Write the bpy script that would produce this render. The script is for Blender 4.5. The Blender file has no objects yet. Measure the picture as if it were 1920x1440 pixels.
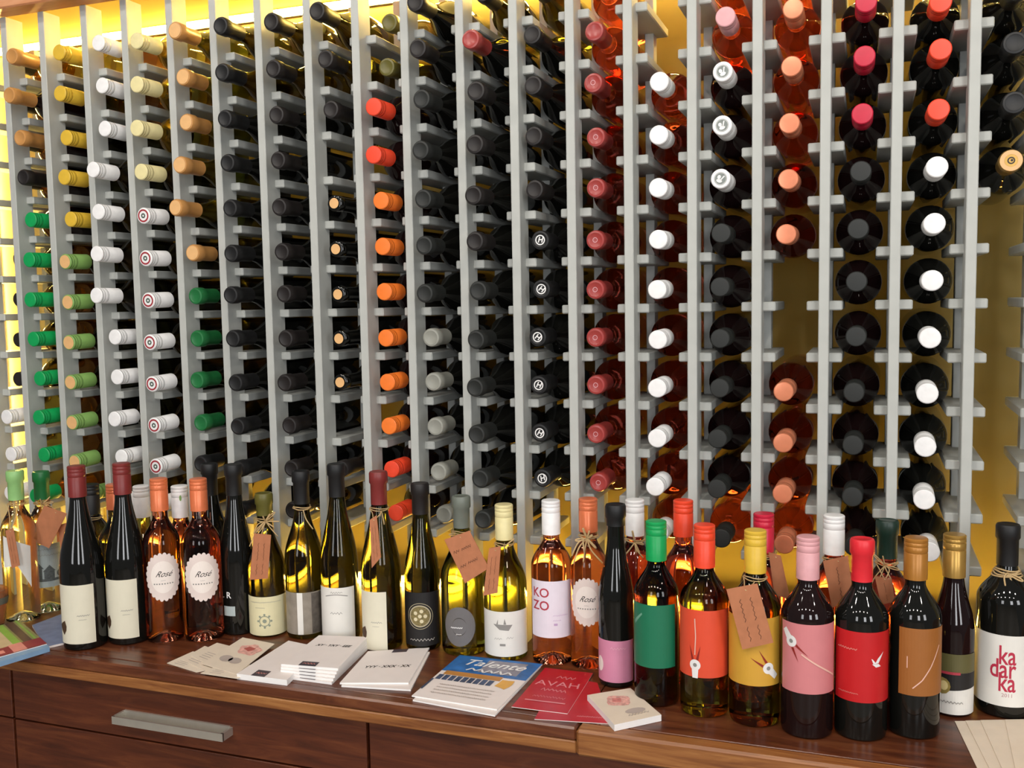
import bpy, bmesh, math, random
from mathutils import Vector, Matrix
random.seed(7)
sc = bpy.context.scene
C = sc.collection
PI = math.pi

# ------------------------------------------------------------------ camera
CAMZ = 1.540                       # camera height; the worktop is 0.90 m high
F = 1830.0                         # focal length in pixels of a 1920 px wide frame
YAW, PITCH, ROLL = math.radians(20.054), math.radians(-4.869), math.radians(1.017)
RM = Matrix.Rotation(YAW, 3, 'Z') @ Matrix.Rotation(PITCH, 3, 'X') @ Matrix.Rotation(ROLL, 3, 'Y')
cd = bpy.data.cameras.new('camera'); cam = bpy.data.objects.new('camera', cd); C.objects.link(cam)
cd.sensor_width = 36.0; cd.lens = 36.0 * F / 1920.0; cd.clip_start = 0.02
right, fwd, up = RM.col[0], RM.col[1], RM.col[2]
m4 = Matrix.Identity(4)
for i in range(3):
    m4[i][0], m4[i][1], m4[i][2] = right[i], up[i], -fwd[i]
m4[2][3] = CAMZ
cam.matrix_world = m4
sc.camera = cam

# ------------------------------------------------------------------ world, exposure
w = bpy.data.worlds.new('world'); sc.world = w; w.use_nodes = True
bg = w.node_tree.nodes['Background']; bg.inputs[0].default_value = (0.95, 0.97, 1.0, 1); bg.inputs[1].default_value = 0.20
sc.view_settings.view_transform = 'Standard'; sc.view_settings.look = 'None'
sc.view_settings.gamma = 1.0; sc.view_settings.use_curve_mapping = False
sc.view_settings.exposure = -0.6
sc.cycles.max_bounces = 10; sc.cycles.diffuse_bounces = 3; sc.cycles.glossy_bounces = 4; sc.cycles.transmission_bounces = 8

# daylight from the shop windows behind the photographer
def window_light(name, loc, sx, sy, power, col=(0.97, 0.98, 1.0), aim=(-0.4, 1.3, 1.3)):
    ld = bpy.data.lights.new(name, 'AREA'); ld.shape = 'RECTANGLE'; ld.size = sx; ld.size_y = sy
    ld.energy = power; ld.color = col
    o = bpy.data.objects.new(name, ld); C.objects.link(o); o.location = loc
    o.rotation_euler = (Vector(aim) - Vector(loc)).to_track_quat('-Z', 'Y').to_euler()
    return o
window_light('window_daylight', (1.3, -3.1, 1.9), 0.8, 1.9, 80)
window_light('window_daylight', (3.0, -1.8, 1.9), 0.8, 1.9, 70)
window_light('window_daylight', (-1.6, -3.2, 1.9), 0.8, 1.9, 58)

# small ceiling spots of the shop
for lx in (-1.9, -1.1, -0.3, 0.5, 1.3):
    for ly in (-0.7, 0.35):
        ld = bpy.data.lights.new('ceiling_spot', 'AREA'); ld.shape = 'DISK'; ld.size = 0.13; ld.energy = 9.0; ld.color = (1.0, 0.93, 0.84)
        lo = bpy.data.objects.new('ceiling_spot', ld); C.objects.link(lo); lo.location = (lx, ly, 2.9)
        lo.rotation_euler = (Vector((lx * 0.8, 1.45, 0.9)) - lo.location).to_track_quat('-Z', 'Y').to_euler()

# ------------------------------------------------------------------ measuring helpers
def ray(x, y):
    return RM @ Vector(((x - 960) / F, 1.0, -(y - 720) / F))
def at_y(x, y, Y):
    r = ray(x, y); return Vector((r.x * Y / r.y, Y, CAMZ + r.z * Y / r.y))
def at_x(x, y, X):
    r = ray(x, y); k = X / r.x; return Vector((X, r.y * k, CAMZ + r.z * k))
def at_z(x, y, Z):
    r = ray(x, y); k = (Z - CAMZ) / r.z; return Vector((r.x * k, r.y * k, Z))

# ------------------------------------------------------------------ materials
def lin(h):
    h = h.lstrip('#'); o = []
    for i in (0, 2, 4):
        c = int(h[i:i+2], 16) / 255
        o.append(c / 12.92 if c <= 0.04045 else ((c + 0.055) / 1.055) ** 2.4)
    return (*o, 1.0)
MATS = {}
def mat(name, col, rough=0.5, metal=0.0, trans=0.0, ior=1.45, var=0.08, scale=40.0, emit=None, strength=0.0, spec=0.5, stretch=None, coat=0.0):
    if name in MATS: return MATS[name]
    m = bpy.data.materials.new(name); m.use_nodes = True
    nt = m.node_tree; b = nt.nodes['Principled BSDF']
    c = lin(col) if isinstance(col, str) else (*col, 1.0)
    b.inputs['Base Color'].default_value = c
    b.inputs['Roughness'].default_value = rough; b.inputs['Metallic'].default_value = metal
    b.inputs['Transmission Weight'].default_value = trans; b.inputs['IOR'].default_value = ior
    b.inputs['Specular IOR Level'].default_value = spec
    b.inputs['Coat Weight'].default_value = coat
    if emit is not None:
        b.inputs['Emission Color'].default_value = (*emit, 1.0); b.inputs['Emission Strength'].default_value = strength
    if var > 0 and trans == 0:
        tc = nt.nodes.new('ShaderNodeTexCoord'); n = nt.nodes.new('ShaderNodeTexNoise'); n.inputs['Scale'].default_value = scale
        n.inputs['Detail'].default_value = 3
        mp = nt.nodes.new('ShaderNodeMapping'); nt.links.new(tc.outputs['Object'], mp.inputs[0])
        if stretch: mp.inputs['Scale'].default_value = stretch
        nt.links.new(mp.outputs[0], n.inputs['Vector'])
        r = nt.nodes.new('ShaderNodeValToRGB')
        r.color_ramp.elements[0].position = 0.3; r.color_ramp.elements[1].position = 0.7
        r.color_ramp.elements[0].color = tuple(x * (1 - var) for x in c[:3]) + (1,)
        r.color_ramp.elements[1].color = tuple(min(1, x * (1 + var)) for x in c[:3]) + (1,)
        nt.links.new(n.outputs['Fac'], r.inputs[0]); nt.links.new(r.outputs[0], b.inputs['Base Color'])
    MATS[name] = m
    return m

def wood(name, dark, mid, light, rough, stretch, scale=6.0):
    m = bpy.data.materials.new(name); m.use_nodes = True; nt = m.node_tree; b = nt.nodes['Principled BSDF']
    tc = nt.nodes.new('ShaderNodeTexCoord'); mp = nt.nodes.new('ShaderNodeMapping'); mp.inputs['Scale'].default_value = stretch
    nt.links.new(tc.outputs['Object'], mp.inputs[0])
    n1 = nt.nodes.new('ShaderNodeTexNoise'); n1.inputs['Scale'].default_value = scale; n1.inputs['Detail'].default_value = 8
    n1.inputs['Roughness'].default_value = 0.62; n1.inputs['Distortion'].default_value = 0.8
    nt.links.new(mp.outputs[0], n1.inputs['Vector'])
    r = nt.nodes.new('ShaderNodeValToRGB'); e = r.color_ramp.elements
    e[0].position = 0.28; e[0].color = lin(dark); e[1].position = 0.75; e[1].color = lin(light)
    k = e.new(0.5); k.color = lin(mid)
    nt.links.new(n1.outputs['Fac'], r.inputs[0]); nt.links.new(r.outputs[0], b.inputs['Base Color'])
    bp = nt.nodes.new('ShaderNodeBump'); bp.inputs['Strength'].default_value = 0.08; bp.inputs['Distance'].default_value = 0.002
    nt.links.new(n1.outputs['Fac'], bp.inputs['Height']); nt.links.new(bp.outputs[0], b.inputs['Normal'])
    b.inputs['Roughness'].default_value = rough
    MATS[name] = m
    return m

PAINT = mat('grey_paint', '#b1b3ae', 0.55, var=0.05, scale=25)
WALLY = mat('yellow_wall', '#8c7d48', 0.75, var=0.06, scale=6)
FLOORM = mat('floor_stone', '#8a8178', 0.6, var=0.15, scale=5)
LED = mat('led_glow', '#fff3c8', 0.5, var=0, emit=(1.0, 0.68, 0.16), strength=330)
LEDLOW = mat('led_glow_low', '#fff3c8', 0.5, var=0, emit=(1.0, 0.62, 0.10), strength=190)
WALNUT = wood('walnut_top', '#3a1d12', '#5e311d', '#7d4a2b', 0.28, (1.2, 9, 9))
EDGEW = wood('walnut_edge', '#6d3d1f', '#8f5a2f', '#b07a45', 0.38, (1.0, 14, 14))
FRONTW = wood('walnut_front', '#3d1a0c', '#552713', '#6d391d', 0.42, (1.0, 9, 10))
BEAMW = wood('beam_wood', '#b9764c', '#cb8b60', '#dba27a', 0.45, (1.0, 10, 10))
CHROME = mat('brushed_steel', '#d5d1c6', 0.32, metal=0.75, var=0.04)
INK = mat('dark_ink', '#2b2622', 0.6)
GREYINK = mat('grey_ink', '#8d8a86', 0.6)
PENCIL = mat('tag_writing', '#5a3626', 0.7)
PAPER = mat('white_paper', '#e9dfda', 0.6, var=0.02)
PAPERBACK = mat('paper_block', '#f2efec', 0.6, var=0.03)
CREAMP = mat('cream_paper', '#e2d3bf', 0.6, var=0.03)
KRAFT = mat('kraft_card', '#b37350', 0.75, var=0.08, scale=60)
RAFFIA = mat('raffia', '#bfa274', 0.7, var=0.12, scale=90)
WHITEINK = mat('white_ink', '#e8e6e4', 0.5, var=0)
# glass
G_BLACK = mat('black_glass', (0.006, 0.006, 0.005), 0.05, var=0, spec=0.6)
G_RED = mat('red_wine_glass', (0.010, 0.004, 0.004), 0.05, var=0, spec=0.6)
G_GREEN = mat('green_glass', (0.19, 0.20, 0.022), 0.03, trans=1.0, ior=1.36)
G_DGREEN = mat('dark_green_glass', (0.060, 0.055, 0.009), 0.03, trans=1.0, ior=1.36)
G_OLIVE = mat('olive_glass', (0.42, 0.36, 0.08), 0.03, trans=1.0, ior=1.36)
G_AMBER = mat('amber_glass', (0.42, 0.20, 0.06), 0.03, trans=1.0, ior=1.36)
G_ROSE = mat('rose_wine', (0.78, 0.27, 0.15), 0.02, trans=1.0, ior=1.36)
G_ROSERED = mat('rose_red_wine', (0.80, 0.13, 0.08), 0.02, trans=1.0, ior=1.36)
G_ROSESHADE = mat('shaded_rose_wine', (0.30, 0.05, 0.035), 0.02, trans=1.0, ior=1.36)  # rosé for rack rows without backlight glow, their shade put into the tint
G_CLEAR = mat('white_wine', (0.97, 0.90, 0.58), 0.02, trans=1.0, ior=1.36)
def cap(name, col, rough=0.38, metal=0.0): return mat('cap_' + name, col, rough, metal, var=0.05, scale=80)
K_TAN = cap('tan', '#c08a4e'); K_TANEND = cap('tan_end', '#e0b077'); K_YEL = cap('yellow', '#d9b23a'); K_PALEG = cap('pale_green', '#7fa65a')
K_GRN = cap('green', '#0f9b52'); K_DGRN = cap('dark_green', '#1f6a38'); K_WHT = cap('white', '#ecebea'); K_CRM = cap('cream', '#e3d7a0')
K_BLK = cap('black', '#161617', 0.5); K_DRK = cap('brown_black', '#1c1716', 0.5); K_GREY = cap('grey', '#212321', 0.55); K_SILV = cap('silver', '#8f8f86', 0.4)
K_ORG = cap('orange', '#ef7a2c'); K_RORG = cap('red_orange', '#e8472a'); K_BRICK = cap('brick', '#7a2c2a'); K_DULLR = cap('dull_red', '#9c3c38', 0.3)
K_PINK = cap('pink', '#d9a0a4'); K_COP = cap('copper', '#e08a66', 0.3, 0.35); K_RED = cap('crimson', '#c3203c'); K_FIRE = cap('bright_red', '#dd2a34')
K_GOLD = cap('gold', '#b08a45', 0.3, 0.5); K_OCH = cap('ochre', '#a9722f', 0.33, 0.2); K_LGRN = cap('light_green', '#8fbf78'); K_OLV = cap('olive', '#5f5a26')
K_SGREY = cap('sage_grey', '#6d736a'); K_SALM = cap('salmon', '#e07a4f', 0.32, 0.2)
RINGRED = mat('ring_red', '#9b2c36', 0.5, var=0); RINGGRY = mat('emblem_grey', '#7d8480', 0.5, var=0.2, scale=300); EMBDARK = mat('emblem_dark', '#4a5a50', 0.5)

# ------------------------------------------------------------------ object helpers
def obj(name, me, m=None, parent=None, loc=None):
    o = bpy.data.objects.new(name, me); C.objects.link(o)
    if m is not None and len(me.materials) == 0: me.materials.append(m)
    if parent is not None: o.parent = parent
    if loc is not None: o.location = loc
    return o
def empty(name, loc=(0, 0, 0), label=None, cat=None, group=None):
    o = bpy.data.objects.new(name, None); C.objects.link(o); o.location = loc; o.empty_display_size = 0.02
    tag(o, label, cat, group); return o
def tag(o, label=None, cat=None, group=None, kind=None):
    if label: o['label'] = label
    if cat: o['category'] = cat
    if group: o['group'] = group
    if kind: o['kind'] = kind
    return o
def fin(name, bm, smooth=False):
    me = bpy.data.meshes.new(name); bm.normal_update(); bm.to_mesh(me); bm.free()
    if smooth: me.shade_smooth()
    return me
def box_mesh(name, x0, x1, y0, y1, z0, z1, bev=0.0):
    bm = bmesh.new(); bmesh.ops.create_cube(bm, size=1)
    for v in bm.verts:
        v.co = Vector(((x0 + x1) / 2 + v.co.x * (x1 - x0), (y0 + y1) / 2 + v.co.y * (y1 - y0), (z0 + z1) / 2 + v.co.z * (z1 - z0)))
    if bev > 0: bmesh.ops.bevel(bm, geom=bm.edges[:], offset=bev, segments=1, affect='EDGES')
    return fin(name, bm)
def lathe(name, prof, seg=32, cap0=True, cap1=True, sharp=None):
    """prof: list of (r, z) from bottom to top; r may be 0 at the ends"""
    bm = bmesh.new(); rings = []
    for r, z in prof:
        if r <= 1e-6: rings.append([bm.verts.new((0, 0, z))])
        else: rings.append([bm.verts.new((r * math.cos(2 * PI * i / seg), r * math.sin(2 * PI * i / seg), z)) for i in range(seg)])
    for a, b in zip(rings, rings[1:]):
        for i in range(seg):
            j = (i + 1) % seg
            if len(a) == 1 and len(b) == 1: continue
            if len(a) == 1: bm.faces.new((a[0], b[j], b[i]))
            elif len(b) == 1: bm.faces.new((a[i], a[j], b[0]))
            else: bm.faces.new((a[i], a[j], b[j], b[i]))
    bmesh.ops.recalc_face_normals(bm, faces=bm.faces[:])
    me = fin(name, bm, True)
    me.set_sharp_from_angle(angle=math.radians(38))
    return me
def tube_mesh(name, paths, rad, seg=5):
    """one mesh with a thin tube along each polyline"""
    bm = bmesh.new()
    for pts in paths:
        pts = [Vector(p) for p in pts]; rings = []
        for i, p in enumerate(pts):
            d = (pts[min(i + 1, len(pts) - 1)] - pts[max(i - 1, 0)])
            if d.length < 1e-9: d = Vector((0, 0, 1))
            d.normalize(); a = d.orthogonal().normalized(); b = d.cross(a)
            rings.append([bm.verts.new(p + rad * (math.cos(2 * PI * k / seg) * a + math.sin(2 * PI * k / seg) * b)) for k in range(seg)])
        for r0, r1 in zip(rings, rings[1:]):
            # pick the offset that joins the rings without a twist
            off = min(range(seg), key=lambda q: sum((r0[k].co - r1[(k + q) % seg].co).length for k in range(seg)))
            for k in range(seg):
                bm.faces.new((r0[k], r0[(k + 1) % seg], r1[(k + 1 + off) % seg], r1[(k + off) % seg]))
        bm.faces.new(rings[0][::-1]); bm.faces.new(rings[-1])
    bmesh.ops.recalc_face_normals(bm, faces=bm.faces[:])
    return fin(name, bm, True)

# flat print shapes in (u, v), then laid on a label or a sheet
def disc(cx, cy, rx, ry=None, n=28, a0=0.0, wob=None):
    ry = ry or rx
    P = [(cx + rx * (1 if wob is None else wob(i / n)) * math.cos(2 * PI * i / n + a0), cy + ry * (1 if wob is None else wob(i / n)) * math.sin(2 * PI * i / n + a0)) for i in range(n)]
    return [[(cx, cy), P[i], P[(i + 1) % n]] for i in range(n)]
def ringp(cx, cy, r0, r1, n=28, asp=1.0):
    out = []
    for i in range(n):
        a, b = 2 * PI * i / n, 2 * PI * (i + 1) / n
        out.append([(cx + r0 * math.cos(a), cy + asp * r0 * math.sin(a)), (cx + r1 * math.cos(a), cy + asp * r1 * math.sin(a)), (cx + r1 * math.cos(b), cy + asp * r1 * math.sin(b)), (cx + r0 * math.cos(b), cy + asp * r0 * math.sin(b))])
    return out
def rectp(u0, u1, v0, v1, nu=1, nv=1):
    out = []
    for i in range(nu):
        for j in range(nv):
            a, b = u0 + (u1 - u0) * i / nu, u0 + (u1 - u0) * (i + 1) / nu
            c, d = v0 + (v1 - v0) * j / nv, v0 + (v1 - v0) * (j + 1) / nv
            out.append([(a, c), (b, c), (b, d), (a, d)])
    return out
def strokep(pts, wd):
    out = []
    for (x0, y0), (x1, y1) in zip(pts, pts[1:]):
        dx, dy = x1 - x0, y1 - y0; l = math.hypot(dx, dy) or 1; nx, ny = -dy / l * wd / 2, dx / l * wd / 2
        out.append([(x0 - nx, y0 - ny), (x1 - nx, y1 - ny), (x1 + nx, y1 + ny), (x0 + nx, y0 + ny)])
    return out
def scribble(u0, u1, v, h, wd, rnd=random):
    """a line of illegible small handwriting"""
    n = max(4, int(abs(u1 - u0) / (h * 0.55))); pts = []
    for i in range(n + 1):
        pts.append((u0 + (u1 - u0) * i / n, v + (h / 2 if i % 2 else -h / 2) * rnd.uniform(0.4, 1.0)))
    return strokep(pts, wd)
def textp(body, size, cx, cy, shear=0.0, bold=0.0, align='CENTER', spacing=1.0, rot=0.0, xs=1.0):
    cu = bpy.data.curves.new('t', 'FONT'); cu.body = body; cu.size = size; cu.align_x = align; cu.align_y = 'CENTER'
    cu.shear = shear; cu.offset = bold; cu.space_character = spacing; cu.resolution_u = 3
    ob = bpy.data.objects.new('t', cu); C.objects.link(ob)
    dg = bpy.context.evaluated_depsgraph_get(); me = bpy.data.meshes.new_from_object(ob.evaluated_get(dg))
    out = []; c, s = math.cos(rot), math.sin(rot)
    for p in me.polygons:
        q = []
        for vi in p.vertices:
            x, y = me.vertices[vi].co.x * xs, me.vertices[vi].co.y
            q.append((cx + c * x - s * y, cy + s * x + c * y))
        out.append(q)
    bpy.data.objects.remove(ob); bpy.data.curves.remove(cu); bpy.data.meshes.remove(me)
    return out
def lay(name, polys, mp, m, parent, maxlen=None):
    bm = bmesh.new(); cache = {}
    for P in polys:
        vs = []
        for u, v in P:
            k = (round(u, 6), round(v, 6))
            if k not in cache: cache[k] = bm.verts.new((u, v, 0))
            if cache[k] not in vs: vs.append(cache[k])
        if len(vs) >= 3:
            try: bm.faces.new(vs)
            except ValueError: pass
    if maxlen:                                  # fine enough to follow the curve of the glass
        bmesh.ops.triangulate(bm, faces=[f for f in bm.faces if len(f.verts) > 4])
        for it in range(5):
            es = [e for e in bm.edges if abs(e.verts[0].co.x - e.verts[1].co.x) > maxlen]
            if not es: break
            bmesh.ops.subdivide_edges(bm, edges=es, cuts=1); bmesh.ops.triangulate(bm, faces=[f for f in bm.faces if len(f.verts) > 4])
    for v in bm.verts: v.co = mp(v.co.x, v.co.y)
    return obj(name, fin(name, bm), m, parent)
def cylmap(R, off):
    return lambda u, v: Vector(((R + off) * math.sin(u / R), -(R + off) * math.cos(u / R), v))

# ------------------------------------------------------------------ the setting
S = 0.865                                  # rack pitch scale
ZW = 0.900                                 # worktop height
D = 1.97226 * S                            # plane of the rail ends
ROW0 = CAMZ + 0.48016 * S; PITCHZ = 0.1 * S
def rowz(k): return ROW0 - PITCHZ * k
YWALL = D + 0.325
def struct(name, me, m, label, kind='structure'):
    o = obj(name, me, m); tag(o, label, None, None, kind); return o
struct('floor', box_mesh('floor', -3.2, 2.6, -3.6, YWALL + 0.1, -0.05, 0.0), FLOORM, 'grey stone shop floor')
struct('wall_back', box_mesh('wall_back', -3.2, 2.6, YWALL, YWALL + 0.08, 0.0, 2.9), WALLY, 'yellow painted wall lit by light strips behind the bottle rack')
ZB = CAMZ + 0.7347 * S                      # underside of the timber beam
struct('trim_1', box_mesh('trim_1', -3.2, 2.6, D - 0.075, D - 0.02, ZB, ZB + 0.16, 0.003), BEAMW, 'reddish timber beam above the bottle rack')
struct('ceiling', box_mesh('ceiling', -3.2, 2.6, D - 0.02, YWALL, ZB + 0.155, ZB + 0.18), PAINT, 'pale soffit above the bottle rack')

# light strips on the back wall
def led(name, x0, x1, y0, y1, z0, z1, m, label):
    o = empty(name, ((x0 + x1) / 2, y1, z0), label, 'light strip')
    ox, oy, oz = o.location
    obj('diffuser', box_mesh('diffuser', x0 - ox, x1 - ox, y0 - oy, y1 - 0.006 - oy, z0 - oz, z1 - oz), m, o)
    obj('profile', box_mesh('profile', x0 - ox, x1 - ox, y1 - 0.006 - oy, y1 - oy, z0 - 0.004 - oz, z1 + 0.004 - oz), PAINT, o)
    return o
ZLED = at_y(400, 46, YWALL - 0.01).z
led('light_strip', -2.5, 0.9, YWALL - 0.014, YWALL, ZLED, ZLED + 0.012, LED, 'glowing warm light strip along the top of the wall behind the rack')
led('light_strip', -2.5, 0.9, YWALL - 0.066, YWALL - 0.052, ZW + 0.004, ZW + 0.012, LEDLOW, 'glowing warm light strip low on the wall behind the standing bottles')
led('light_strip', -2.225, -2.205, YWALL - 0.014, YWALL, ZW + 0.05, ZLED - 0.01, LED, 'vertical glowing light strip at the far left end of the rack')

# worktop in two boards, meeting at a joint
YE = at_z(740, 1318, ZW).y; XJ = at_z(1086, 1357, ZW).x
for nm, x0, x1, dy, lab in (('worktop', -2.6, XJ - 0.0008, 0.0, 'dark walnut worktop board, the long left one carrying the leaflets'),
                            ('worktop', XJ + 0.0008, 1.6, -0.006, 'dark walnut worktop board right of the joint, under the coloured label bottles')):
    t = empty(nm, ((x0 + x1) / 2, YE, ZW), lab, 'worktop', 'walnut worktop boards')
    ox = (x0 + x1) / 2
    obj('board', box_mesh('board', x0 - ox, x1 - ox, 0.024, YWALL - YE - 0.001, -0.041, 0.0, 0.001), WALNUT, t)
    if dy == 0.0:
        obj('edge_strip', box_mesh('edge_strip', x0 - ox, x1 - ox, dy, 0.0235, -0.021, 0.0, 0.003), WALNUT, t)
        obj('lower_edge_strip', box_mesh('lower_edge_strip', x0 - ox, x1 - ox, dy + 0.0005, 0.0235, -0.041, -0.0212, 0.002), EDGEW, t)
    else:
        obj('edge_strip', box_mesh('edge_strip', x0 - ox, x1 - ox, dy, 0.0235, -0.041, 0.0, 0.004), EDGEW, t)

# drawer units
YF = YE + 0.022; ZD1 = ZW - 0.045; ZG = at_y(260, 1387, YF).z
THK = ZW - at_y(543.8, 1336, YE).z; XG0, XG1 = at_y(22, 1270, YF).x, at_y(690, 1366, YF).x; UW = XG1 - XG0
HX = at_y(312, 1365, YF - 0.028); HW = (at_y(415, 1380, YF - 0.028).x - at_y(208, 1345, YF - 0.028).x) / 2
def drawer_unit(x0, x1, label, handle):
    t = empty('drawer_cabinet', ((x0 + x1) / 2, YF, 0.0), label, 'cabinet', 'walnut drawer cabinets')
    ox = (x0 + x1) / 2; a, b = x0 - ox, x1 - ox
    obj('body', box_mesh('body', a + 0.001, b - 0.001, 0.021, 0.56, 0.08, ZD1), FRONTW, t)
    zs = [(ZG + 0.0018, ZD1 - 0.003), (0.42, ZG - 0.0018), (0.09, 0.4165)]
    for k, (z0, z1) in enumerate(zs):
        d = obj('drawer', box_mesh('drawer', a + 0.002, b - 0.002, 0.0, 0.02, z0, z1, 0.001), FRONTW, t)
        hx = HX.x - ox if handle else 0.0
        zz = HX.z if k == 0 else z1 - 0.10
        bm = bmesh.new()
        for (p, q, y0, y1, e0, e1) in ((hx - HW, hx + HW, -.030, -.026, zz - .008, zz + .006), (hx - HW, hx - HW + .005, -.028, 0, zz - .008, zz + .006),
                                       (hx + HW - .005, hx + HW, -.028, 0, zz - .008, zz + .006), (hx - HW + .005, hx + HW - .005, -.004, 0, zz - .008, zz + .008)):
            g = bmesh.ops.create_cube(bm, size=1)
            for v in g['verts']: v.co = Vector(((p + q) / 2 + v.co.x * (q - p), (y0 + y1) / 2 + v.co.y * (y1 - y0), (e0 + e1) / 2 + v.co.z * (e1 - e0)))
        h = obj('handle', fin('handle', bm), CHROME, d); h['label'] = 'brushed steel bow handle'
    return t
drawer_unit(XG0 - UW, XG0 - 0.002, 'walnut drawer cabinet at the far left under the striped leaflet', False)
drawer_unit(XG0, XG1 - 0.002, 'walnut drawer cabinet with a steel handle below the white booklets', True)
drawer_unit(XG1, XG1 + UW - 0.002, 'walnut drawer cabinet right of the handled one, below the magazine', False)
drawer_unit(XG1 + UW, XG1 + 2 * UW, 'walnut drawer cabinet below the red and brown label bottles', False)

# ------------------------------------------------------------------ the rack
PX = {}
for n, xr in zip('YZABCDEFGHIJKLPQR', [-1.9004, -1.7678, -1.64692, -1.51592, -1.39451, -1.27339, -1.1453, -1.02537, -0.9076, -0.77975, -0.66068, -0.53977, -0.42024, -0.29376, -0.04587, 0.07836, 0.20514]):
    PX[n] = (xr - 0.0325) * S
PX['M'] = (PX['L'] + PX['P']) / 2; PX['X'] = PX['Y'] - 0.122 * S; PX['W'] = PX['X'] - 0.122 * S; PX['S'] = PX['R'] + 0.1235 * S; PX['T'] = PX['S'] + 0.1235 * S; PX['U'] = PX['T'] + 0.1235 * S
ORDER = 'WXYZABCDEFGHIJKLMPQRSTU'
rack = empty('bottle_rack', (-0.75, D, ZW), 'pale grey wooden bottle rack of upright posts and short cross rails', 'rack')
RO = rack.location
PW = 0.0165
def post_mesh(nm, dep): return box_mesh(nm, -PW / 2, PW / 2, 0, dep, 0, ZB - ZW - 0.001, 0.0012)
pm = post_mesh('post', 0.047); pm_deep = post_mesh('post', 0.047); rearm = box_mesh('rear_post', -PW / 2, PW / 2, 0, 0.030, 0, ZB - ZW - 0.02, 0.001)
RW, RH, RL = 0.0568, 0.0158, 0.190
rm = box_mesh('rail', -RW / 2, RW / 2, 0, RL, -RH / 2, RH / 2, 0.0018)
for me in (pm, pm_deep, rearm, rm): me.materials.append(PAINT)
YPF = D - 0.029
for n in ORDER:
    obj('post', pm_deep if n == 'R' else pm, None, rack, Vector((PX[n], YPF, ZW)) - RO)
    obj('rear_post', rearm, None, rack, Vector((PX[n], D + 0.150, ZW)) - RO)
    for k in range(-1, 11):
        obj('rail', rm, None, rack, Vector((PX[n], D, rowz(k))) - RO)
# ------------------------------------------------------------------ bottles
def bottle_profile(shape, H, R, rn=0.0142, punt=0.003):
    t0, t1, p = {'bordeaux': (0.60, 0.765, 0.75), 'burgundy': (0.47, 0.80, 1.15), 'flute': (0.42, 0.86, 1.05), 'sparkling': (0.46, 0.84, 1.1), 'slim': (0.55, 0.78, 0.95)}[shape]
    P = [(0, punt), (R * 0.35, punt * 0.7), (R * 0.72, punt * 0.15), (R * 0.88, 0.0), (R * 0.97, 0.0025), (R, 0.008)]
    n0 = 5
    for i in range(1, n0): P.append((R, 0.008 + (t0 * H - 0.008) * i / n0))
    n = 14
    for i in range(n + 1):
        s = i / n; f = ((1 + math.cos(PI * s)) / 2) ** p
        P.append((rn + (R - rn) * f, H * (t0 + (t1 - t0) * s)))
    P += [(rn, H * 0.93), (rn, H - 0.022), (rn + 0.0014, H - 0.020), (rn + 0.0014, H - 0.004), (rn, H - 0.003), (rn - 0.003, H - 0.0025), (0, H - 0.0025)]
    return P
def cap_profile(H, L, rn=0.0142, style='screw'):
    r = rn + 0.0022; z0 = H - L; z1 = H + 0.0006
    if style == 'screw':
        zg = z1 - 0.36 * L
        return [(r - 0.0012, z0 - 0.0002), (r, z0), (r, zg - 0.0012), (r - 0.0008, zg), (r, zg + 0.0012), (r, z1 - 0.013), (r - 0.0006, z1 - 0.0122), (r, z1 - 0.0114),
                (r, z1 - 0.0070), (r - 0.0006, z1 - 0.0062), (r, z1 - 0.0054), (r, z1 - 0.0016), (r - 0.0014, z1 - 0.0002), (r * 0.8, z1), (0, z1)]
    # shrink foil over a lip
    return [(r - 0.0022, z0 - 0.0002), (r - 0.0012, z0), (r - 0.0012, z1 - 0.024), (r + 0.0009, z1 - 0.021), (r + 0.0009, z1 - 0.004), (r - 0.0006, z1 - 0.0008), (r * 0.78, z1 - 0.0002), (r * 0.72, z1 - 0.0008), (0, z1 - 0.0008)]

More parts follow.
